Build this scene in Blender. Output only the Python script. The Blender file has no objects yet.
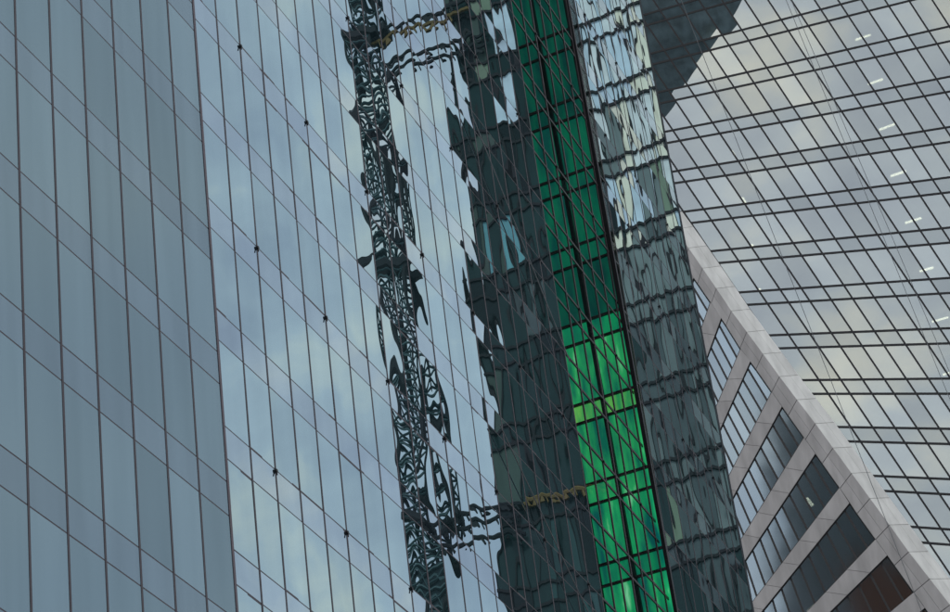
import bpy, math, random
from mathutils import Vector, Matrix
random.seed(7)
SC = bpy.context.scene
COL = SC.collection
R_ = math.radians

# ------------------------------------------------------------------ camera
F = 2554.0            # focal length in pixels of a 950 x 612 picture
CX, CY = 475.0, 306.0
def vdir(x, y):
    """direction, in camera axes (right, down, forward), that vanishes at a picture point"""
    return Vector((x - CX, y - CY, F)).normalized()
UPV = vdir(-93, -3947)                       # the glass tower's uprights: world up
FWD = (Vector((0, 0, 1)) - UPV * UPV.z).normalized()
RGT = FWD.cross(UPV)
EYE = Vector((0, 0, 1.7))
def w(d):                                    # camera axes -> world axes
    return Vector((d.dot(RGT), d.dot(FWD), d.dot(UPV)))
def ray(x, y):
    return w(Vector(((x - CX) / F, (y - CY) / F, 1.0)))
def on_plane(x, y, p0, n):
    d = ray(x, y)
    return EYE + d * ((p0 - EYE).dot(n) / d.dot(n))
def project(p):
    q = p - EYE
    c = Vector((q.dot(CAMX), q.dot(CAMY), q.dot(CAMZ)))
    return (CX + F * c.x / c.z, CY + F * c.y / c.z)
CAMX, CAMY, CAMZ = w(Vector((1, 0, 0))), w(Vector((0, 1, 0))), w(Vector((0, 0, 1)))
cam = bpy.data.cameras.new('camera'); camo = bpy.data.objects.new('camera', cam); COL.objects.link(camo)
camo.matrix_world = Matrix.Translation(EYE) @ Matrix((
    (CAMX.x, -CAMY.x, -CAMZ.x), (CAMX.y, -CAMY.y, -CAMZ.y), (CAMX.z, -CAMY.z, -CAMZ.z))).to_4x4()
cam.sensor_fit = 'HORIZONTAL'; cam.sensor_width = 36; cam.lens = 36 * F / 950
cam.clip_start = 0.5; cam.clip_end = 6000
SC.camera = camo

# ------------------------------------------------------------------ sky, sun, exposure
SUN_AZ, SUN_EL = R_(215), R_(48)             # azimuth clockwise from +Y: behind the camera, to the left
wd = bpy.data.worlds.new('World'); SC.world = wd; wd.use_nodes = True
nt = wd.node_tree; nt.nodes.clear()
def N(tree, typ, **kw):
    n = tree.nodes.new(typ)
    for k, v in kw.items():
        if k.startswith('in_'):
            n.inputs[int(k[3:]) if k[3:].isdigit() else k[3:].replace('_', ' ')].default_value = v
        else:
            setattr(n, k, v)
    return n
out = N(nt, 'ShaderNodeOutputWorld'); bg = N(nt, 'ShaderNodeBackground'); bg.inputs[1].default_value = 0.15
sky = N(nt, 'ShaderNodeTexSky', sky_type='NISHITA', sun_disc=False, sun_elevation=SUN_EL, sun_rotation=SUN_AZ,
        air_density=1.0, dust_density=2.0, ozone_density=1.0)
tc = N(nt, 'ShaderNodeTexCoord')
mp = N(nt, 'ShaderNodeMapping'); mp.inputs['Scale'].default_value = (1, 1, 1.9)
ns = N(nt, 'ShaderNodeTexNoise'); ns.inputs['Scale'].default_value = 12.0; ns.inputs['Detail'].default_value = 5; ns.inputs['Roughness'].default_value = .5
cr = N(nt, 'ShaderNodeValToRGB'); cr.color_ramp.elements[0].position = .34; cr.color_ramp.elements[1].position = .70
cr.color_ramp.elements[0].color = (4.35, 4.75, 5.5, 1); cr.color_ramp.elements[1].color = (8.6, 8.4, 7.3, 1)
e = cr.color_ramp.elements.new(.52); e.color = (5.6, 6.1, 6.6, 1)
mx = N(nt, 'ShaderNodeMix', data_type='RGBA'); mx.inputs[0].default_value = .72
L = nt.links.new
L(tc.outputs['Generated'], mp.inputs[0]); L(mp.outputs[0], ns.inputs['Vector']); L(ns.outputs['Fac'], cr.inputs[0])
L(sky.outputs[0], mx.inputs[6]); L(cr.outputs[0], mx.inputs[7]); L(mx.outputs[2], bg.inputs[0]); L(bg.outputs[0], out.inputs[0])
sl = bpy.data.lights.new('sun', 'SUN'); sl.energy = 1.5; sl.angle = R_(14); sl.color = (1, .95, .88)
so = bpy.data.objects.new('sun', sl); COL.objects.link(so)
sd = Vector((math.sin(SUN_AZ) * math.cos(SUN_EL), math.cos(SUN_AZ) * math.cos(SUN_EL), math.sin(SUN_EL)))
so.rotation_euler = sd.to_track_quat('Z', 'Y').to_euler(); so.location = (0, -40, 120)
SC.view_settings.view_transform = 'Standard'; SC.view_settings.look = 'None'
SC.view_settings.exposure = 0.15; SC.view_settings.gamma = 1.0; SC.view_settings.use_curve_mapping = False
try:
    SC.cycles.max_bounces = 14; SC.cycles.transparent_max_bounces = 16; SC.cycles.glossy_bounces = 8
    SC.cycles.caustics_reflective = False; SC.cycles.caustics_refractive = False
except Exception:
    pass

# ------------------------------------------------------------------ materials
def lin(r, g, b):
    f = lambda c: (c / 255 / 12.92) if c <= 10 else (((c / 255) + .055) / 1.055) ** 2.4
    return (f(r), f(g), f(b), 1)
def new_mat(name):
    m = bpy.data.materials.new(name); m.use_nodes = True; m.node_tree.nodes.clear()
    return m, m.node_tree
def wavy_normal(t, amp, scale, stretch=(1, 1, 1), zgain=1.5):
    """float-glass ripple: the shading normal leans a little, differently in each pane"""
    geo = N(t, 'ShaderNodeNewGeometry'); oi = N(t, 'ShaderNodeObjectInfo')
    mul = N(t, 'ShaderNodeMath', operation='MULTIPLY'); mul.inputs[1].default_value = 173.0
    t.links.new(oi.outputs['Random'], mul.inputs[0])
    add = N(t, 'ShaderNodeVectorMath', operation='ADD')
    m0 = N(t, 'ShaderNodeVectorMath', operation='MULTIPLY'); m0.inputs[1].default_value = stretch
    t.links.new(geo.outputs['Position'], m0.inputs[0])
    t.links.new(m0.outputs[0], add.inputs[0]); t.links.new(mul.outputs[0], add.inputs[1])
    nz = N(t, 'ShaderNodeTexNoise'); nz.inputs['Scale'].default_value = scale; nz.inputs['Detail'].default_value = 1.0
    t.links.new(add.outputs[0], nz.inputs['Vector'])
    sub = N(t, 'ShaderNodeVectorMath', operation='SUBTRACT'); sub.inputs[1].default_value = (.5, .5, .5)
    t.links.new(nz.outputs['Color'], sub.inputs[0])
    zs = N(t, 'ShaderNodeVectorMath', operation='MULTIPLY'); zs.inputs[1].default_value = (1, 1, zgain); t.links.new(sub.outputs[0], zs.inputs[0])
    sca = N(t, 'ShaderNodeVectorMath', operation='SCALE'); sca.inputs['Scale'].default_value = amp
    t.links.new(zs.outputs[0], sca.inputs[0])
    a2 = N(t, 'ShaderNodeVectorMath', operation='ADD'); t.links.new(geo.outputs['Normal'], a2.inputs[0]); t.links.new(sca.outputs[0], a2.inputs[1])
    nn = N(t, 'ShaderNodeVectorMath', operation='NORMALIZE'); t.links.new(a2.outputs[0], nn.inputs[0])
    return nn.outputs[0], oi, geo
def glass(name, tint, body, lo, hi, amp=.0, nscale=1.2, see_through=False, stretch=(1, 1, 1), rough=0.0, ior=1.45, var=.06, streak=.0):
    """coated facade glass: mirror-like tinted reflection over a body colour (or clear glass)"""
    m, t = new_mat(name)
    nrm, oi, geo = wavy_normal(t, amp, nscale, stretch)
    fr = N(t, 'ShaderNodeFresnel'); fr.inputs['IOR'].default_value = ior
    mr = N(t, 'ShaderNodeMapRange'); mr.inputs['To Min'].default_value = lo; mr.inputs['To Max'].default_value = hi
    mr.inputs['From Min'].default_value = .03; mr.inputs['From Max'].default_value = .6
    t.links.new(fr.outputs[0], mr.inputs[0])
    # pane-to-pane difference of the coating
    vr = N(t, 'ShaderNodeMapRange'); vr.inputs['To Min'].default_value = 1 - var; vr.inputs['To Max'].default_value = 1 + var
    t.links.new(oi.outputs['Random'], vr.inputs[0])
    tn = N(t, 'ShaderNodeTexNoise'); tn.inputs['Scale'].default_value = .35; tn.inputs['Detail'].default_value = 3
    mv = N(t, 'ShaderNodeVectorMath', operation='MULTIPLY'); mv.inputs[1].default_value = (4, 4, .35)
    t.links.new(geo.outputs['Position'], mv.inputs[0]); t.links.new(mv.outputs[0], tn.inputs['Vector'])
    sr = N(t, 'ShaderNodeMapRange'); sr.inputs['From Min'].default_value = .3; sr.inputs['From Max'].default_value = .7
    sr.inputs['To Min'].default_value = 1 - streak; sr.inputs['To Max'].default_value = 1 + streak
    t.links.new(tn.outputs['Fac'], sr.inputs[0])
    mm = N(t, 'ShaderNodeMath', operation='MULTIPLY'); t.links.new(vr.outputs[0], mm.inputs[0]); t.links.new(sr.outputs[0], mm.inputs[1])
    cc = N(t, 'ShaderNodeVectorMath', operation='SCALE'); cc.inputs[0].default_value = tint[:3]; t.links.new(mm.outputs[0], cc.inputs['Scale'])
    gl = N(t, 'ShaderNodeBsdfGlossy'); gl.inputs['Roughness'].default_value = rough
    t.links.new(cc.outputs[0], gl.inputs['Color']); t.links.new(nrm, gl.inputs['Normal'])
    if see_through:
        bd = N(t, 'ShaderNodeBsdfTransparent'); bd.inputs[0].default_value = body
    else:
        bd = N(t, 'ShaderNodeBsdfDiffuse'); bd.inputs[0].default_value = body
    ms = N(t, 'ShaderNodeMixShader'); t.links.new(mr.outputs[0], ms.inputs[0]); t.links.new(bd.outputs[0], ms.inputs[1]); t.links.new(gl.outputs[0], ms.inputs[2])
    o = N(t, 'ShaderNodeOutputMaterial'); t.links.new(ms.outputs[0], o.inputs[0])
    return m
def solid(name, col, rough=.5, metal=0.0, var=.12, nscale=1.5, bump=0.0, spec=.4, stretch=(1, 1, 1)):
    m, t = new_mat(name)
    p = N(t, 'ShaderNodeBsdfPrincipled'); o = N(t, 'ShaderNodeOutputMaterial'); t.links.new(p.outputs[0], o.inputs[0])
    p.inputs['Roughness'].default_value = rough; p.inputs['Metallic'].default_value = metal; p.inputs['Specular IOR Level'].default_value = spec
    geo = N(t, 'ShaderNodeNewGeometry'); nz = N(t, 'ShaderNodeTexNoise'); nz.inputs['Scale'].default_value = nscale; nz.inputs['Detail'].default_value = 6
    mv = N(t, 'ShaderNodeVectorMath', operation='MULTIPLY'); mv.inputs[1].default_value = stretch
    t.links.new(geo.outputs['Position'], mv.inputs[0]); t.links.new(mv.outputs[0], nz.inputs['Vector'])
    oi = N(t, 'ShaderNodeObjectInfo')
    mr = N(t, 'ShaderNodeMapRange'); mr.inputs['From Min'].default_value = .3; mr.inputs['From Max'].default_value = .7
    mr.inputs['To Min'].default_value = 1 - var; mr.inputs['To Max'].default_value = 1 + var
    t.links.new(nz.outputs['Fac'], mr.inputs[0])
    vr = N(t, 'ShaderNodeMapRange'); vr.inputs['To Min'].default_value = 1 - var * .5; vr.inputs['To Max'].default_value = 1 + var * .5
    t.links.new(oi.outputs['Random'], vr.inputs[0])
    mm = N(t, 'ShaderNodeMath', operation='MULTIPLY'); t.links.new(mr.outputs[0], mm.inputs[0]); t.links.new(vr.outputs[0], mm.inputs[1])
    sc = N(t, 'ShaderNodeVectorMath', operation='SCALE'); sc.inputs[0].default_value = col[:3]; t.links.new(mm.outputs[0], sc.inputs['Scale'])
    t.links.new(sc.outputs[0], p.inputs['Base Color'])
    if bump:
        b = N(t, 'ShaderNodeBump'); b.inputs['Strength'].default_value = bump; b.inputs['Distance'].default_value = .02
        t.links.new(nz.outputs['Fac'], b.inputs['Height']); t.links.new(b.outputs[0], p.inputs['Normal'])
    return m
def emit(name, col, strength):
    m, t = new_mat(name); em = N(t, 'ShaderNodeEmission'); em.inputs[0].default_value = col; em.inputs[1].default_value = strength
    o = N(t, 'ShaderNodeOutputMaterial'); t.links.new(em.outputs[0], o.inputs[0]); return m

M = {}
WOB = .0135
M['pane_wide'] = glass('teal vision glass', (.50, .64, .69), (.042, .075, .085, 1), .30, .86, amp=.0012, nscale=.8, var=.13, streak=.05, rough=.16)
M['spandrel_wide'] = glass('grey spandrel glass', (.50, .625, .685), (.045, .07, .085, 1), .30, .84, amp=.0012, nscale=.8, streak=.07, rough=.16)
M['pane'] = glass('pale teal vision glass', (.65, .83, .87), (.022, .042, .047, 1), .42, .95, amp=WOB, nscale=.6, streak=.03, stretch=(1, 1, .55))
M['spandrel'] = glass('lavender spandrel glass', (.67, .81, .875), (.028, .042, .05, 1), .42, .93, amp=WOB, nscale=.6, streak=.04, stretch=(1, 1, .55))
M['clear'] = glass('clear lobby glass', (.75, .85, .88), (.86, .93, .90, 1), .0, .12, amp=.004, nscale=1.1, see_through=True)
M['bar'] = solid('dark bronze mullion', lin(66, 54, 57), .45, .2)
M['seam'] = solid('bronze seam post', lin(92, 78, 82), .45, .3)
M['black'] = solid('black metal', lin(24, 24, 26), .5, .2)
M['core'] = solid('dark core', lin(34, 40, 44), .8)
M['knob'] = solid('black anchor', lin(16, 16, 18), .5, .3)
M['cglass'] = glass('office tower glass', (.96, .97, .90), (.42, .46, .47, 1), .44, .97, amp=.006, nscale=.12, see_through=True, var=.12)
M['cspan'] = glass('office tower spandrel glass', (.90, .92, .86), (.34, .38, .39, 1), .44, .97, amp=.006, nscale=.12, see_through=True, var=.12)
M['dglass'] = glass('stone block window glass', (.62, .72, .76), (.36, .40, .42, 1), .50, .97, amp=.006, nscale=.5, see_through=True, var=.12, rough=.07)
M['curtain'] = None
M['stone'] = solid('grey cladding stone', lin(136, 135, 136), .75, 0, .16, .9, .15, .3, (1.6, 1.6, .35))
M['stone_lit'] = solid('coping stone in sunlit tone', lin(198, 198, 195), .7, 0, .13, .9, .15, .3, (1.6, 1.6, .35))  # paler than the cladding: sunlight on this face put into the colour
M['joint'] = solid('dark joint', lin(46, 45, 46), .9)
M['room'] = solid('office interior', lin(92, 98, 100), .9, 0, .25, .15)
M['lamp'] = emit('ceiling light', (1, .88, .62, 1), 6.5)
M['cable'] = solid('steel cable', lin(120, 122, 124), .5, .4)
M['ground'] = solid('paving', (.16, .16, .16, 1), .9)

# ------------------------------------------------------------------ building helpers
def tag(o, label=None, cat=None, group=None, kind=None):
    if label: o['label'] = label
    if cat: o['category'] = cat
    if group: o['group'] = group
    if kind: o['kind'] = kind
    return o
def empty(name, loc=(0, 0, 0), mat=None):
    o = bpy.data.objects.new(name, None); COL.objects.link(o); o.empty_display_size = 2
    if mat: o.matrix_world = mat
    else: o.location = loc
    return o
class MB:
    """collects prisms and boxes, builds one mesh"""
    def __init__(s): s.v = []; s.f = []
    def prism(s, pts, vec):
        """polygon pts, extruded by vec; faces wound outwards"""
        pts = [Vector(p) for p in pts]; vec = Vector(vec); n = len(pts)
        nn = Vector((0, 0, 0))
        for i in range(1, n - 1): nn += (pts[i] - pts[0]).cross(pts[i + 1] - pts[0])
        if nn.dot(vec) > 0: pts.reverse()
        b = len(s.v); s.v += pts + [p + vec for p in pts]
        s.f.append(tuple(b + i for i in range(n))); s.f.append(tuple(b + n + i for i in reversed(range(n))))
        for i in range(n):
            j = (i + 1) % n; s.f.append((b + i, b + n + i, b + n + j, b + j))
        return s
    def box(s, lo, hi):
        x0, y0, z0 = lo; x1, y1, z1 = hi
        return s.prism([(x0, y0, z0), (x1, y0, z0), (x1, y0, z1), (x0, y0, z1)], (0, y1 - y0, 0))
    def beam(s, p, q, wd, dp, nrm):
        """bar from p to q, width across, depth along nrm (starting at p/q)"""
        p = Vector(p); q = Vector(q); nrm = Vector(nrm).normalized(); side = (q - p).cross(nrm).normalized() * (wd / 2)
        return s.prism([p - side, p + side, q + side, q - side], nrm * dp)
    def rod(s, p, q, r, k=6):
        p = Vector(p); q = Vector(q); a = (q - p).normalized(); u = a.orthogonal().normalized(); x = a.cross(u)
        return s.prism([p + (u * math.cos(6.28318 * i / k) + x * math.sin(6.28318 * i / k)) * r for i in range(k)], q - p)
    def mesh(s, name, mat):
        me = bpy.data.meshes.new(name); me.from_pydata([tuple(v) for v in s.v], [], s.f); me.update()
        if mat: me.materials.append(mat)
        return me
    def build(s, name, mat, parent=None, off=None):
        if off is not None: s.v = [v - off for v in s.v]
        o = bpy.data.objects.new(name, s.mesh(name, mat)); COL.objects.link(o)
        if parent: o.parent = parent
        return o
def obj(name, me, parent=None):
    o = bpy.data.objects.new(name, me); COL.objects.link(o)
    if parent: o.parent = parent
    return o
def area2(pts):
    return abs(sum(pts[i][0] * pts[(i + 1) % len(pts)][1] - pts[(i + 1) % len(pts)][0] * pts[i][1] for i in range(len(pts)))) / 2
def in_view(pts, mg=45):
    return max(p[0] for p in pts) > -mg and min(p[0] for p in pts) < 950 + mg and max(p[1] for p in pts) > -mg and min(p[1] for p in pts) < 612 + mg

# ------------------------------------------------------------------ ground
g = MB(); g.v = [Vector(p) for p in ((-4000, -4000, 0), (4000, -4000, 0), (4000, 4000, 0), (-4000, 4000, 0))]; g.f = [(0, 1, 2, 3)]
tag(g.build('ground', M['ground']), kind='structure')

# ------------------------------------------------------------------ the tall glass tower on the left
hv = vdir(1668, 1678); hv = (hv - UPV * hv.dot(UPV)).normalized()
TH, TU = w(hv), Vector((0, 0, 1))
TN = TU.cross(TH)                                   # into the building
TO = EYE + ray(203, 150) * 68
TB = Vector((TO.x, TO.y, 0)); TZ = TO.z             # base point; local height of the reference line
T_MAT = Matrix.Translation(TB) @ Matrix(((TH.x, TN.x, 0), (TH.y, TN.y, 0), (TH.z, TN.z, 1))).to_4x4()
def tw(a, d, b):                                    # tower coordinates -> world
    return TO + TH * a + TN * d + TU * b
def mirror(p):                                      # image of a point in the tower's face
    return p - TN * (2 * (p - TO).dot(TN))
tower = empty('glass_tower', mat=T_MAT)
tag(tower, 'tall blue-grey mirror glass tower filling the left half, with bronze mullions', 'tower')
BAR = .082
W1, W2 = 1.60, 1.457
FL1, SP1, TOP1 = 3.72, .95, 1.17                    # floor height, spandrel height, height of one upper transom
FL2, SP2, TOP2 = 3.435, .93, 1.94
A_END = W2 * 37
panes = []                                          # (picture area, mesh key, a, b)
def pane_mesh(wd, ht, key, mat):
    m = MB(); g = .02
    m.box((-wd / 2 + g, -.02, -ht / 2 + g), (wd / 2 - g, .02, ht / 2 - g)); return m.mesh(key, mat)
PM = {'p1': pane_mesh(W1, FL1 - SP1, 'pane', M['pane_wide']), 's1': pane_mesh(W1, SP1, 'spandrel_pane', M['spandrel_wide']),
      'p2': pane_mesh(W2, FL2 - SP2, 'pane', M['pane']), 's2': pane_mesh(W2, SP2, 'spandrel_pane', M['spandrel']),
      'c2': pane_mesh(W2, FL2 - SP2, 'pane', M['clear']), 'd2': pane_mesh(W2, SP2, 'spandrel_pane', M['clear'])}
SZ = {'p1': (W1, FL1 - SP1), 's1': (W1, SP1), 'p2': (W2, FL2 - SP2), 's2': (W2, SP2), 'c2': (W2, FL2 - SP2), 'd2': (W2, SP2)}
def try_pane(key, a, b):
    wd, ht = SZ[key]
    q = [project(tw(a + sx * wd / 2, 0, b + sz * ht / 2)) for sx, sz in ((-1, -1), (1, -1), (1, 1), (-1, 1))]
    if in_view(q): panes.append((area2(q), key, a, b))
for k in range(-12, 0):
    for j in range(-14, 16):
        top = TOP1 + j * FL1
        try_pane('s1', (k + .5) * W1, top - SP1 / 2); try_pane('p1', (k + .5) * W1, top + (FL1 - SP1) / 2)
G0, G1 = 21, 28                                     # modules of clear glass in front of the green-lit wall
for k in range(0, 37):
    for j in range(-14, 22):
        top = TOP2 + j * FL2
        cl = G0 <= k < G1
        try_pane('d2' if cl else 's2', (k + .5) * W2, top - SP2 / 2); try_pane('c2' if cl else 'p2', (k + .5) * W2, top + (FL2 - SP2) / 2)
panes.sort(key=lambda t: -t[0])
rest = {}
cnt = {'pane': 0, 'spandrel_pane': 0}
TILT = .0019
for ar, key, a, b in panes:
    nm = 'pane' if key[0] in 'pc' else 'spandrel_pane'
    rx, rz = random.gauss(0, TILT * .6), random.gauss(0, TILT)
    if key in ('p1', 's1', 'c2', 'd2'): rx *= .3; rz *= .3
    if cnt[nm] < 300:
        cnt[nm] += 1
        o = obj(nm, PM[key], tower); o.location = (a, 0, TZ + b); o.rotation_euler = (rx, 0, rz)
    else:
        wd, ht = SZ[key]; mb = rest.setdefault(key, MB()); g_ = .02
        pts = []
        for sx, sz in ((-1, -1), (1, -1), (1, 1), (-1, 1)):
            x, z = sx * (wd / 2 - g_), sz * (ht / 2 - g_)
            pts.append((a + x, -.02 + x * rz - z * rx, TZ + b + z))
        mb.prism(pts, (0, .04, 0))
for key, mb in rest.items():
    o = mb.build('pane' if key[0] in 'pc' else 'spandrel_pane', PM[key].materials[0], tower); o['kind'] = 'stuff'
# uprights and transoms
def vertical(a, b0, b1, wd=BAR, dp=.028, name='mullion', mat='bar'):
    m = MB(); m.box((a - wd / 2, -dp, TZ + b0), (a + wd / 2, .03, TZ + b1)); return m.build(name, M[mat], tower)
def horizontal(a0, a1, b, wd=BAR * 1.5, name='transom'):
    m = MB(); m.box((a0, -.018, TZ + b - wd / 2), (a1, .027, TZ + b + wd / 2)); return m.build(name, M['bar'], tower)
for k in range(-11, 0): vertical(k * W1, -24, 20)
vertical(0, -24, 60, .11, .035, 'seam_post', 'seam')
for k in range(1, 37): vertical(k * W2, -24, 70, BAR * .92)
vertical(A_END + .12, -24, 70, .34, .03, 'corner_post', 'core')
for j in range(-6, 5):
    for dz in (0, -SP1): horizontal(-11.6 * W1, -.1, TOP1 + j * FL1 + dz)
for j in range(-6, 20):
    for dz in (0, -SP2): horizontal(.1, A_END, TOP2 + j * FL2 + dz, BAR * 1.3)
# window-cleaning anchors on every second floor
am = MB(); am.box((-.03, -.03, -.09), (.03, -.012, .09)); am.rod((0, -.015, 0), (0, -.055, 0), .03, 8); am.rod((0, -.045, -.01), (0, -.075, -.01), .055, 10)
am.rod((0, -.06, -.03), (-.03, -.075, -.15), .018, 6)
ame = am.mesh('facade_anchor', M['knob'])
for j in range(-4, 6):
    for i in range(0, 12):
        a, b = 2.9 + 4.371 * i, 5.37 + 6.87 * j
        if in_view([project(tw(a, 0, b))], 10): o = obj('facade_anchor', ame, tower); o.location = (a, 0, TZ + b - .03)
# body behind the glass, with the recess of the lit wall left open
def core(a0, a1, d0, d1, b0, b1):
    m = MB(); m.box((a0, d0, TZ + b0), (a1, d1, TZ + b1)); m.build('core_wall', M['core'], tower)
core(-11.9 * W1, G0 * W2 - .05, .12, 30, -TZ, 75)
core(G1 * W2 + .02, A_END + .29, .12, 30, -TZ, 75)
core(G0 * W2 - .05, G1 * W2 + .02, 5.6, 30, -TZ, 75)

# ------------------------------------------------------------------ green-lit stair wall behind the clear panes
VP2 = (-161, -3970); N2 = (-5376, 2309)
gu = w(vdir(*VP2)); gt = w(vdir(*N2))               # up the wall; along its transoms, away from us
gn = gu.cross(gt).normalized()
if gn.dot(CAMZ) < 0: gn = -gn                       # away from the camera
GP = EYE + (tw(39.6, .35, 31.5) - EYE)              # its near edge stands just behind the glass
def gpt(x, y): return on_plane(x, y, GP, gn)
def isect(l1, l2):
    (x1, y1), (x2, y2) = l1; (x3, y3), (x4, y4) = l2
    d = (x1 - x2) * (y3 - y4) - (y1 - y2) * (x3 - x4)
    a, b = x1 * y2 - y1 * x2, x3 * y4 - y3 * x4
    return ((a * (x3 - x4) - (x1 - x2) * b) / d, (a * (y3 - y4) - (y1 - y2) * b) / d)
G_L = ((507, 0), (607, 612)); G_C = ((531.8, 0), (641.6, 612)); G_R = ((564, 0), (675, 612))
G_L0 = ((500, 0), (603, 612)); G_R1 = ((569, 0), (678.5, 612))
cy_pairs = [(539 - 13, -25, -8)] + [(539, 41, 59), (553, 107.6, 125), (564, 177.5, 193.5), (576, 246, 265), (589.5, 320, 339.6), (603, 397.7, 416), (618, 476.6, 496.8), (631.6, 557, 578), (646, 640, 662)]
levels = []
for x, a, b in cy_pairs: levels += [a, b]
def level_line(y):
    p = isect(G_C, ((0, y), (950, y))); return (p, N2)
stair = empty('lit_stair_wall', (GP.x, GP.y, 0)); SB = Vector((GP.x, GP.y, 0))
tag(stair, 'vertical strip of bright green lit glass with dark frames, between the dark reflecting facades', 'lit facade')
def green_mat(name, hue, base, dark, mint=False):
    """backlit green glass: lamps behind it, vertical folds of light"""
    m, t = new_mat(name); em = N(t, 'ShaderNodeEmission'); o = N(t, 'ShaderNodeOutputMaterial'); t.links.new(em.outputs[0], o.inputs[0])
    geo = N(t, 'ShaderNodeNewGeometry'); mv = N(t, 'ShaderNodeVectorMath', operation='MULTIPLY'); mv.inputs[1].default_value = (2.0, 2.0, .45)
    nz = N(t, 'ShaderNodeTexNoise'); nz.inputs['Scale'].default_value = 1.0; nz.inputs['Detail'].default_value = 5
    t.links.new(geo.outputs['Position'], mv.inputs[0]); t.links.new(mv.outputs[0], nz.inputs['Vector'])
    cr = N(t, 'ShaderNodeValToRGB'); cr.color_ramp.elements[0].position = .36; cr.color_ramp.elements[1].position = .62
    cr.color_ramp.elements[0].color = dark; cr.color_ramp.elements[1].color = hue
    if mint: e_ = cr.color_ramp.elements.new(.74); e_.color = lin(126, 204, 156)
    t.links.new(nz.outputs['Fac'], cr.inputs[0]); t.links.new(cr.outputs[0], em.inputs[0]); em.inputs[1].default_value = base
    return m
GM = {'dim': green_mat('dim green light', lin(7, 78, 63), 1, lin(5, 54, 52)),
      'mid': green_mat('green light', lin(8, 96, 72), 1, lin(5, 66, 62)),
      'full': green_mat('bright green light', lin(44, 166, 98), .92, lin(12, 100, 84), True), 'deep': green_mat('teal green light', lin(30, 156, 96), 1, lin(8, 82, 80), True),
      'lime': green_mat('lime green light', lin(108, 180, 84), .98, lin(40, 140, 84), True),
      'low': green_mat('deep green light', lin(16, 128, 84), 1.1, lin(8, 84, 74))}
def gkind(i):
    # panel rows from the top: lit more strongly from the fifth storey down
    return {0: 'dim', 1: 'dim', 2: 'dim', 3: 'dim', 4: 'dim', 5: 'mid', 6: 'mid', 7: 'mid', 8: 'mid', 9: 'dim', 10: 'low', 11: 'full', 12: 'lime', 13: 'full', 14: 'full', 15: 'deep', 16: 'low', 17: 'deep', 18: 'full', 19: 'full'}.get(i, 'dim')
gin = gn * .25
for i in range(len(levels) - 1):
    for le, ri in ((G_L, G_C), (G_C, G_R)):
        t0, t1 = level_line(levels[i]), level_line(levels[i + 1])
        q = [isect(le, t0), isect(ri, t0), isect(ri, t1), isect(le, t1)]
        m = MB(); m.prism([gpt(*p) for p in q], gn * .06)
        m.build('green_panel', GM[gkind(i)], stair, SB)
def gbeam(name, l, wd, dp, y0=-40, y1=660, mat='black'):
    a, b = isect(l, ((0, y0), (950, y0))), isect(l, ((0, y1), (950, y1)))
    m = MB(); m.beam(gpt(*a), gpt(*b), wd, -dp, gn); return m.build(name, M[mat], stair, SB)
gbeam('centre_mullion', G_C, .17, .16)
for y in levels:
    a, b = isect(level_line(y), G_L0), isect(level_line(y), G_R1)
    m = MB(); m.beam(gpt(*a), gpt(*b), .11, -.10, gn); m.build('transom', M['bar'], stair, SB)
for l0, l1 in ((G_L0, G_L), (G_R, G_R1)):
    a0, a1 = isect(l0, ((0, -40), (950, -40))), isect(l1, ((0, -40), (950, -40)))
    b0, b1 = isect(l0, ((0, 660), (950, 660))), isect(l1, ((0, 660), (950, 660)))
    m = MB(); m.prism([gpt(*a0), gpt(*a1), gpt(*b1), gpt(*b0)], gn * -.13); m.build('side_frame', M['black'], stair, SB)
# ------------------------------------------------------------------ what the tower's mirror glass shows: a dark office slab and a hoist mast, off to the right
S_ = 2.3
WP = EYE + (GP - EYE) * S_
def wpt(x, y, off=0.0): return mirror(on_plane(x, y, WP, gn) + gn * off)
mgn = (mirror(WP + gn) - mirror(WP))
slab = empty('dark_office_slab', (mirror(WP).x, mirror(WP).y, 0)); DB = Vector((mirror(WP).x, mirror(WP).y, 0))
tag(slab, 'dark teal glass office slab seen mirrored in the left tower beside the green strip', 'building')
def wmat(name, c, rough=.25): return solid(name, c, rough, 0, .25, .12, 0, .3)
WM = {'dark': wmat('dark teal glass', lin(32, 56, 56)), 'dark2': wmat('darker teal glass', lin(12, 26, 27)), 'grey': wmat('slate glass', lin(120, 132, 132)),
      'grey2': wmat('mid slate glass', lin(92, 104, 106)), 'blue': solid('pale blue painted sky reflection', lin(206, 224, 238), .8, 0, .16, .3, 0, .3), 'cream': solid('cream painted sky reflection', lin(254, 250, 230), .8, 0, .14, .3, 0, .3), 'silver': solid('silver painted sky reflection', lin(232, 238, 240), .7, 0, .2, .3),  # blue, cream, silver, green: bright sky reflection painted as flat pane colour
      'green': wmat('green painted reflection', lin(136, 156, 134), .8), 'teal': wmat('mid teal glass', lin(56, 88, 88)), 'olive': wmat('olive panel', lin(70, 86, 80), .6), 'cyan': wmat('cyan pane', lin(110, 165, 175), .8), 'lime': wmat('lime pane', lin(150, 170, 60), .8)}
wl = {}
def W_line(x0): # upright of the slab through (x0, 0); its far edge is battered
    if x0 <= 448: return ((x0, 0), (x0 + 58, 612))
    if x0 < 462: return ((x0, 0), (x0 + 77, 612))
    return ((x0, 0), (x0 + (x0 + 161) / 3970 * 612, 612))
lv = [-25 - 160, -25 - 145, -25 - 80, -25 - 63] + levels + [720, 740]
cols = [448, 455, 462] + [462 + 13 * i for i in range(1, 16)]
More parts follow.
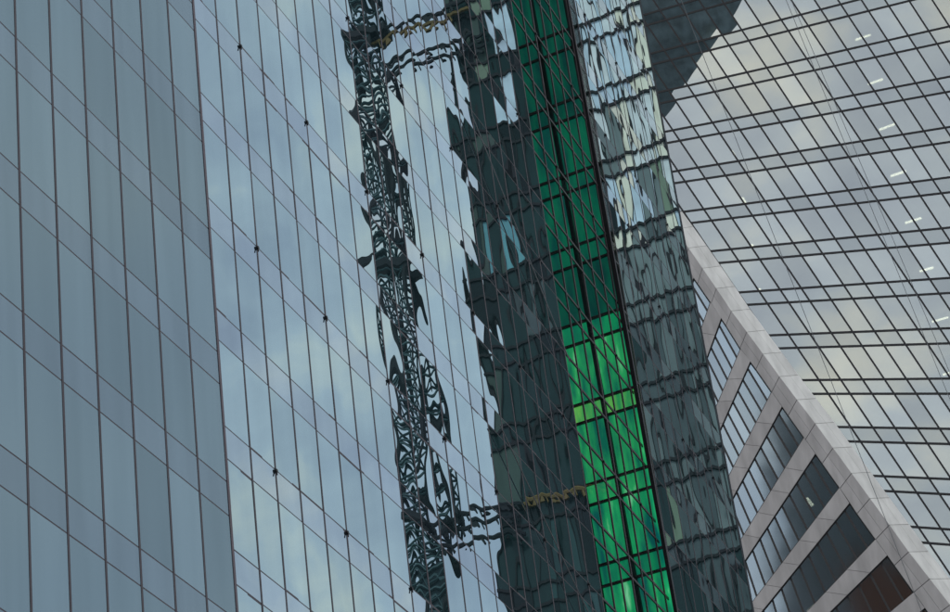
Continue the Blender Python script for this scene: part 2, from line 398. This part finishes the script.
for ci in range(len(cols) - 1):
    for i in range(len(lv) - 1):
        t0, t1 = level_line(lv[i]), level_line(lv[i + 1]); l, r = W_line(cols[ci]), W_line(cols[ci + 1])
        q = [isect(l, t0), isect(r, t0), isect(r, t1), isect(l, t1)]
        xm, ym = (cols[ci] + cols[ci + 1]) / 2, (q[0][1] + q[2][1]) / 2
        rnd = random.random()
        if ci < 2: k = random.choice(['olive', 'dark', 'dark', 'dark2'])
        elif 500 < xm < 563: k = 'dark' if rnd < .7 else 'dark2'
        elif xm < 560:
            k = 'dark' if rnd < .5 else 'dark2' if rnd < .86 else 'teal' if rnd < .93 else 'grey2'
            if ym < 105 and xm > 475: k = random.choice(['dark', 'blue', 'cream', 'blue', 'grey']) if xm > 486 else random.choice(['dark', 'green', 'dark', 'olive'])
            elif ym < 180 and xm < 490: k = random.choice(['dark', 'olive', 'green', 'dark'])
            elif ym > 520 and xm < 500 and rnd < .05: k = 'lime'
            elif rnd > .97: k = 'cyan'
        else:  # upper rows get pale panes: the sky's reflection painted into their colour
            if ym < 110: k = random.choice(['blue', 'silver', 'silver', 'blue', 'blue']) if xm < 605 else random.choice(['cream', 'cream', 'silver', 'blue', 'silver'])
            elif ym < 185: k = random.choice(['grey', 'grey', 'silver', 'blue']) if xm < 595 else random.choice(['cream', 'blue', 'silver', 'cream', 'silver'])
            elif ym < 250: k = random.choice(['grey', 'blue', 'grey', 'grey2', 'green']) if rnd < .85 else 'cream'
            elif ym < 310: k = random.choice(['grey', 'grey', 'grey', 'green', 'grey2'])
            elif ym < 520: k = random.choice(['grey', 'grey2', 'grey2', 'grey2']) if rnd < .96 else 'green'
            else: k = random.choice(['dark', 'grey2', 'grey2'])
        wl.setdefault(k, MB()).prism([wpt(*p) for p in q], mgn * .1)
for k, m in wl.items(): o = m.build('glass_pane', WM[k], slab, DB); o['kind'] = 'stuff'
for y in lv:
    a, b = isect(level_line(y), W_line(446)), isect(level_line(y), W_line(668))
    m = MB(); m.beam(wpt(*a), wpt(*b), .30, -.2, mgn); m.build('transom', M['black'], slab, DB)
for x in cols:
    a, b = W_line(x); ya = (-300, 760)
    a, b = isect(W_line(x), ((0, -240), (950, -240))), isect(W_line(x), ((0, 760), (950, 760)))
    m = MB(); m.beam(wpt(*a), wpt(*b), .16, -.2, mgn); m.build('mullion', M['black'], slab, DB)
a0, a1 = isect(W_line(447), ((0, -245), (950, -245))), isect(W_line(668), ((0, -245), (950, -245)))
b0, b1 = isect(W_line(447), ((0, 770), (950, 770))), isect(W_line(668), ((0, 770), (950, 770)))
m = MB(); m.prism([wpt(*a0, .4), wpt(*a1, .4), wpt(*b1, .4), wpt(*b0, .4)], mgn * 25); m.build('body', M['core'], slab, DB)

# hoist mast beside the slab
HM = {'steel': solid('dark mast steel', lin(26, 32, 36), .6, .2), 'yellow': solid('yellow safety rail', lin(112, 92, 50), .6), 'brace': solid('grey-teal brace steel', lin(62, 86, 90), .6, .2), 'cage': solid('teal hoist cage', lin(44, 66, 72), .5)}
hoist = empty('construction_hoist', DB); tag(hoist, 'dark steel lattice hoist mast seen mirrored as a crumpled line in the left tower', 'hoist')
def hp(x, y, off=0.0): return wpt(x, y, off)
H0, H1 = (356, -60), (442, 640)
def hx(y): return 364 + (440 - 364) * y / 612
axis_u = (hp(hx(0), 0) - hp(hx(612), 612)).normalized(); side = (hp(hx(300) + 10, 300) - hp(hx(300), 300)); pxm = side.length / 10; side.normalize(); dep = axis_u.cross(side)
def hpt(y, sx, sd): return hp(hx(y), y) + side * (sx * 11 * pxm) + dep * (sd * 11 * pxm)
ys = [-70 + i * 19 for i in range(40)]
for sx in (-1, 1):
    for sd in (-1, 1):
        m = MB(); m.rod(hpt(ys[0], sx, sd), hpt(ys[-1], sx, sd), .24, 6); m.build('leg', HM['steel'], hoist, DB)
br = MB()
for i in range(len(ys) - 1):
    c = [(-1, -1), (1, -1), (1, 1), (-1, 1)]
    for j in range(4):
        p, q = c[j], c[(j + 1) % 4]
        br.rod(hpt(ys[i], *p), hpt(ys[i], *q), .15, 5)
        br.rod(hpt(ys[i], *p), hpt(ys[i + 1], *q), .13, 5)
        if j % 2 == 0: br.rod(hpt(ys[i], *q), hpt(ys[i + 1], *p), .11, 5)
    br.rod(hpt(ys[i], -.1, -.4), hpt(ys[i + 1], .25, .2), .14, 5)
o = br.build('bracing', HM['brace'], hoist, DB); o['kind'] = 'stuff'
def hoist_box(y0, y1, sx, sd, name, mat):
    m = MB(); m.prism([hpt(y0, -sx, -sd), hpt(y0, sx, -sd), hpt(y1, sx, -sd), hpt(y1, -sx, -sd)], hpt(y0, -sx, sd) - hpt(y0, -sx, -sd)); m.build(name, mat, hoist, DB)
hoist_box(34, 40, 1.6, 1.3, 'platform', HM['steel']); hoist_box(262, 269, 1.7, 1.3, 'platform', HM['steel']); hoist_box(516, 522, 1.6, 1.3, 'platform', HM['steel'])
hoist_box(572, 618, .75, .8, 'cage', HM['cage']); hoist_box(-50, 8, .75, .8, 'cage', HM['cage'])
for (x0, y0), (x1, y1), mat in (((376, 40), (470, 3), 'steel'), ((376, 48), (470, 12), 'yellow'), ((384, 68), (486, 34), 'steel'), ((384, 78), (486, 46), 'steel'), ((432, 522), (520, 505), 'steel'), ((432, 536), (520, 519), 'steel'), ((520, 505), (612, 486), 'yellow'), ((432, 552), (530, 535), 'steel')):
    m = MB(); m.rod(hp(x0, y0, -.6), hp(x1, y1, -.6), .24, 6)
    for i in range(9):
        f0, f1 = i / 9, (i + .5) / 9
        m.rod(hp(x0 + (x1 - x0) * f0, y0 + (y1 - y0) * f0, -.6), hp(x0 + (x1 - x0) * f1, y0 + (y1 - y0) * f1 + 7, -.6), .2, 5)
    m.build('tie_arm', HM[mat], hoist, DB)
m = MB(); m.rod(hp(395, 150, -1), hp(424, 330, -1), .25, 6); m.build('guide_rail', HM['steel'], hoist, DB)

# ------------------------------------------------------------------ office tower at the right (glass grid)
CN = Vector((.156, -.988, 0)).normalized()          # towards us
CP = EYE + ray(830, 250) * 240
def cpt(x, y, off=0.0): return on_plane(x, y, CP, CN) + CN * off
CB = Vector((CP.x, CP.y, 0))
office = empty('office_tower', CB); tag(office, 'grey glass office tower with black grid, lit ceiling lamps and clouds mirrored, at right', 'tower')
def c_vert(k):
    x0 = 630.5 + 22.7 * k + .04 * k * k; sl = .6695 - .0016 * k
    return ((x0, 0), (x0 + sl * 612, 612))
def c_floor(m_, low=False):
    q = m_ - 3
    y7 = 62.4 + 45.0 * q + .06 * q * abs(q); y9 = 26.1 + 50.35 * q
    if low: y7 += 13.0 + .08 * q; y9 += 14.9 + .04 * q
    return ((790, y7), (950, y9))
def cpix(k, m_, low=False): return isect(c_vert(k), c_floor(m_, low))
cp = []
K0, K1, M0, M1 = -18, 16, 0, 16
def c_hidden(q):
    # wholly behind the stone block or the glass tower, with a margin for another viewpoint
    cx, cy = sum(p[0] for p in q) / 4, sum(p[1] for p in q) / 4
    return cx < 650 + .712 * (cy - 208) or cx < 610 + .19 * cy
for k in range(K0, K1):
    for m_ in range(M0, M1):
        for nm, qa, qb in (('spandrel_pane', (m_, False), (m_, True)), ('pane', (m_, True), (m_ + 1, False))):
            q = [cpix(k, *qa), cpix(k + 1, *qa), cpix(k + 1, *qb), cpix(k, *qb)]
            if in_view(q, 30) and not c_hidden(q): cp.append((area2(q), nm, q))
cp.sort(key=lambda t: -t[0]); cn = {}
extra = {}
def shrink(pts, f=.012):
    c = sum(pts, Vector()) / len(pts); return [p + (c - p) * f for p in pts]
for ar, nm, q in cp:
    cn[nm] = cn.get(nm, 0) + 1; mat = M['cglass'] if nm == 'pane' else M['cspan']
    pts = shrink([cpt(*p) for p in q])
    tx, tz = random.gauss(0, .0008), random.gauss(0, .0008); c = sum(pts, Vector()) / 4
    pts = [p + CN * ((p - c).x * tx + (p - c).z * tz) for p in pts]
    if cn[nm] <= 300: MB().prism(pts, CN * -.05).build(nm, mat, office, CB)
    else: extra.setdefault(nm, MB()).prism(pts, CN * -.05)
for nm, mb in extra.items(): o = mb.build(nm, M['cglass'] if nm == 'pane' else M['cspan'], office, CB); o['kind'] = 'stuff'
for k in range(K0, K1 + 1):
    a, b = cpix(k, M0), cpix(k, M1)
    m = MB(); m.beam(cpt(*a, -.03), cpt(*b, -.03), .17, .055, CN); m.build('mullion', M['black'], office, CB)
for m_ in range(M0, M1 + 1):
    for low in (False, True):
        a, b = cpix(K0, m_, low), cpix(K1, m_, low)
        m = MB(); m.beam(cpt(*a, -.03), cpt(*b, -.03), .215, .065, CN); m.build('transom', M['black'], office, CB)
q = [cpix(K0, M0), cpix(K1, M0), cpix(K1, M1), cpix(K0, M1)]
m = MB(); m.prism([cpt(*p, -3.0) for p in q], CN * -20); m.build('interior_wall', M['room'], office, CB)
lamps = [((857, 35.5), (872, 30.5)), ((869.5, 80), (884, 75)), ((881, 125.5), (896, 120)), ((892.5, 172), (907.5, 167)), ((907, 219), (923, 214)), ((921.5, 267.5), (935, 263.5)), ((934, 318), (950, 313.5)), ((945, 371), (960, 367)),
         ((733, 146.5), (737, 153)), ((743.5, 193.5), (747.5, 199.5)), ((752.5, 240.5), (755.5, 243.5)), ((760.5, 284.5), (763, 287.5))]
for (a, b) in lamps:
    m = MB(); m.beam(cpt(*a, -.6), cpt(*b, -.6), random.uniform(.13, .18), -.12, CN); m.build('ceiling_lamp', M['lamp'], office, CB)

# ------------------------------------------------------------------ stone-clad block in front of it
DN = Vector((-.04, -1, 0)).normalized()
DP = EYE + ray(810, 430) * 205
def dpt(x, y, off=0.0): return on_plane(x, y, DP, DN) + DN * off
DBB = Vector((DP.x, DP.y, 0))
block = empty('stone_office_block', DBB); tag(block, 'grey stone-clad block with slanting window bands, lower right, sunlit-toned coping on its edge', 'building')
HD = (488, 950)
def to_x(p, y):                                     # point at height y on the line from p to the bands' vanishing point
    f = (y - p[1]) / (HD[1] - p[1]); return (p[0] + (HD[0] - p[0]) * f, y)
T = [(665.5, 237), (693.6, 277.5), (721.3, 317.7), (750.4, 361), (782, 406.4), (815.4, 453.6), (849.5, 503), (887.4, 555.3), (925, 608)]
Rr = [(682, 261), (710.5, 302), (740.6, 348.8), (771.8, 391.8), (804, 437.4), (839.5, 487.6), (875.6, 539.3), (913.8, 592.4), (952, 646)]
inner = [(664, 214), (675, 229), (688.5, 248), (702.4, 268.2), (716.3, 288.4), (731.4, 311), (746.8, 332), (763, 353.9), (779.5, 376.6), (797, 399.8), (815.3, 423.6), (833, 448), (851.5, 473.3), (870, 498.5), (889.4, 525), (908.7, 552), (929.8, 579), (950, 605), (971, 632), (992, 660)]
def outer_at(i):
    x, y = inner[i]; t = max(0, min(1, (y - 210) / 400)); dx = 18 + 2.2 * t; dy = -2.6 + 2.6 * t
    return (x + dx, y + dy)
m = MB()
# panes and mullions of each window band
wn = MB
def edge_tower(y): return 635 + .2 * y - 14        # everything further left is behind the glass tower
for r in range(len(T)):
    tp, rp = T[r], Rr[r]
    starts = [tp] + [to_x(tp, tp[1] + 6.2 + 11.15 * i) for i in range(40)]
    ends = [rp] + [to_x(rp, rp[1] + 8.2 + 11.15 * i) for i in range(40)]
    n = 0
    for i in range(40):
        q = [starts[i], ends[i], ends[i + 1], starts[i + 1]]
        if max(p[0] - edge_tower(p[1]) for p in q) < 0 or min(p[1] for p in q) > 640: break
        mat = M['dglass'] if not (r == 7 and i < 8) else M['dglass2'] if 'dglass2' in M else M['dglass']
        pts = shrink([dpt(*p, -.22) for p in q], .01)
        c = sum(pts, Vector()) / 4; tx = random.gauss(0, .0015)
        MB().prism([p + DN * ((p - c).x * tx) for p in pts], DN * -.05).build('window_pane', mat, block, DBB)
        mb = MB(); mb.beam(dpt(*starts[i + 1], -.24), dpt(*ends[i + 1], -.24), .16, .05, DN); mb.build('window_mullion', M['black'], block, DBB)
        n = i + 1
    if n:
        for a, b in ((starts[0], starts[n]), (ends[0], ends[n])):
            mb = MB(); mb.beam(dpt(*a, -.235), dpt(*b, -.235), .16, .06, DN); mb.build('window_frame', M['black'], block, DBB)
    # stone band under this window row
    if r + 1 < len(T):
        tq = T[r + 1]
        ups = [rp] + [to_x(rp, rp[1] + 30.5 + 22.3 * i) for i in range(22)]
        los = [tq] + [to_x(tq, tq[1] + 17.5 + 22.3 * i) for i in range(22)]
        for i in range(22):
            q = [ups[i], los[i], los[i + 1], ups[i + 1]]
            if max(p[0] - edge_tower(p[1]) for p in q) < 0 or min(p[1] for p in q) > 640: break
            MB().prism(shrink([dpt(*p) for p in q], .014), DN * -.25).build('stone_panel', M['stone'], block, DBB)
# corner column: panels between the windows and the coping
chain = []
for r in range(len(T)): chain += [T[r], Rr[r]]
def col_left(i):
    p = inner[i]
    for j in range(len(chain) - 1):
        a, b = chain[j], chain[j + 1]
        q = isect((p, HD), (a, b))
        if min(a[1], b[1]) - .01 <= q[1] <= max(a[1], b[1]) + .01: return q
    return isect((p, HD), (chain[-2], chain[-1])) if p[1] > 400 else isect((p, HD), (chain[0], chain[1]))
for i in range(len(inner) - 1):
    a, b = inner[i], inner[i + 1]; ca, cb = col_left(i), col_left(i + 1)
    ma, mb_ = ((a[0] + ca[0]) / 2, (a[1] + ca[1]) / 2), ((b[0] + cb[0]) / 2, (b[1] + cb[1]) / 2)
    for q in ([a, b, mb_, ma], [ma, mb_, cb, ca]):
        MB().prism(shrink([dpt(*p, .006) for p in q], .02), DN * -.25).build('stone_panel', M['stone'], block, DBB)
    # coping stones: a sloping face turned away from the windows
    oa, ob = outer_at(i), outer_at(i + 1); back = 1.6
    def opt(p): d = ray(*p); return dpt(*p) + d * back
    ha, hb = ((a[0] * .45 + oa[0] * .55), (a[1] * .45 + oa[1] * .55)), ((b[0] * .45 + ob[0] * .55), (b[1] * .45 + ob[1] * .55))
    def hpt_(p): return dpt(*p) + ray(*p) * (back * .55)
    A0, A1, A2 = dpt(*a), hpt_(ha), opt(oa); B0, B1, B2 = dpt(*b), hpt_(hb), opt(ob)
    nn = (A2 - A0).cross(B0 - A0).normalized()
    if nn.dot(CAMZ) > 0: nn = -nn
    for q in ([A0, B0, B1, A1], [A1, B1, B2, A2]):
        MB().prism(shrink(q, .016), nn * -.35).build('coping_stone', M['stone_lit'], block, DBB)
# dark body behind the cladding
bd = [(640, 190), inner[0], inner[6], inner[13], inner[-1], (760, 900), (640, 700)]
MB().prism([dpt(*p, -.29) for p in [inner[0], inner[6], inner[13], inner[-1], (760, 900), (630, 900), (600, 200)]], DN * -.06).build('backing_wall', M['joint'], block, DBB) if False else None
ji = [((p[0] - 1), p[1] + 1) for p in inner]
mbk = MB()
for i in range(len(inner) - 1):
    a, b = inner[i], inner[i + 1]; ca, cb = col_left(i), col_left(i + 1)
    mbk.prism([dpt(*p, -.10) for p in (a, b, cb, ca)], DN * -.6)
for r in range(len(T) - 1):
    e0, e1 = to_x(Rr[r], Rr[r][1] + 400), to_x(T[r + 1], T[r + 1][1] + 400)
    mbk.prism([dpt(*p, -.10) for p in (Rr[r], T[r + 1], e1, e0)], DN * -.6)
mbk.build('joint_backing', M['joint'], block, DBB)
MB().prism([dpt(*p, -2.5) for p in (inner[0], inner[-1], (700, 1000), (560, 600), (600, 200))], DN * -6).build('interior_wall', M['room'], block, DBB)
for a, b in (((806.5, 494.5), (812.5, 502)), ((808, 609), (815, 602))):
    mb = MB(); mb.beam(dpt(*a, -.6), dpt(*b, -.6), .26, -.1, DN); mb.build('ceiling_lamp', M['lamp'], block, DBB)

# ------------------------------------------------------------------ reflected neighbours of the two right-hand buildings
def flip(p, p0, n): return p - n * (2 * (p - p0).dot(n))
def neighbour(name, pix, dist, p0, n, mat, depth, label, cat='building'):
    """a prism whose mirror image in the facade (p0, n) covers the picture polygon pix"""
    pts = [flip(EYE + ray(*p) * dist, p0, n) for p in pix]
    b = sum(pts, Vector()) / len(pts); b = Vector((b.x, b.y, 0))
    away = (sum(pts, Vector()) / len(pts) - flip(EYE, p0, n)).normalized()
    e_ = empty(name, b); tag(e_, label, cat)
    MB().prism(pts, away * depth).build('facade', mat, e_, b)
    return e_
M['slate'] = solid('slate cladding', lin(108, 128, 140), .6, 0, .35, .35)
M['brown'] = solid('brown brick', lin(138, 90, 68), .8, 0, .9, .5, stretch=(3, 3, .15))
M['umber'] = solid('dark umber cladding', lin(118, 128, 132), .7, 0, .3, .2)
neighbour('slanted_tower', [(905, -215), (560, 250), (330, 160), (330, -300), (700, -520)], 700, CP, CN, M['slate'], 30, 'dark leaning tower mirrored in the top left corner of the office tower')
neighbour('grey_block', [(772, 390), (778, 640), (985, 640), (985, 440), (860, 360)], 560, DP, DN, M['umber'], 30, 'dark block mirrored in the right-hand windows of the stone block')
neighbour('brick_block', [(845, 560), (845, 700), (985, 700), (985, 560)], 520, DP, DN, M['brown'], 20, 'brown brick block mirrored in the lowest window band at the bottom right')

# ------------------------------------------------------------------ thin steel cables across the view
cabs = [((697, 40), (925, 620), 150, 'thin dark cable slanting down across the office tower and the stone coping'),
        ((782, -10), (940, 375), 160, 'thin cable slanting across the upper middle of the office tower'),
        ((787, -10), (955, 385), 160, 'second thin cable close beside it at the right of the office tower')]
for a, b, dist, lab in cabs:
    pa, pb = EYE + ray(*a) * dist, EYE + ray(*b) * dist
    d = (pb - pa); o = MB().rod(pa - d * .6, pb + d * .5, .018, 6).build('steel_cable', M['cable'])
    tag(o, lab, 'cable', 'slanting cables')
for a, b, lab in (((472, 115), (570, 362), 'thin pale rope hanging slantwise before the dark glass, ending at the green strip'),
                  ((500, 425), (588, 612), 'thin pale rope hanging slantwise before the dark glass low down beside the green strip')):
    pa, pb = on_plane(*a, TO - TN * .25, TN), on_plane(*b, TO - TN * .25, TN)
    tag(MB().rod(pa, pb, .022, 6).build('facade_rope', M['cable']), lab, 'rope', 'slanting cables')
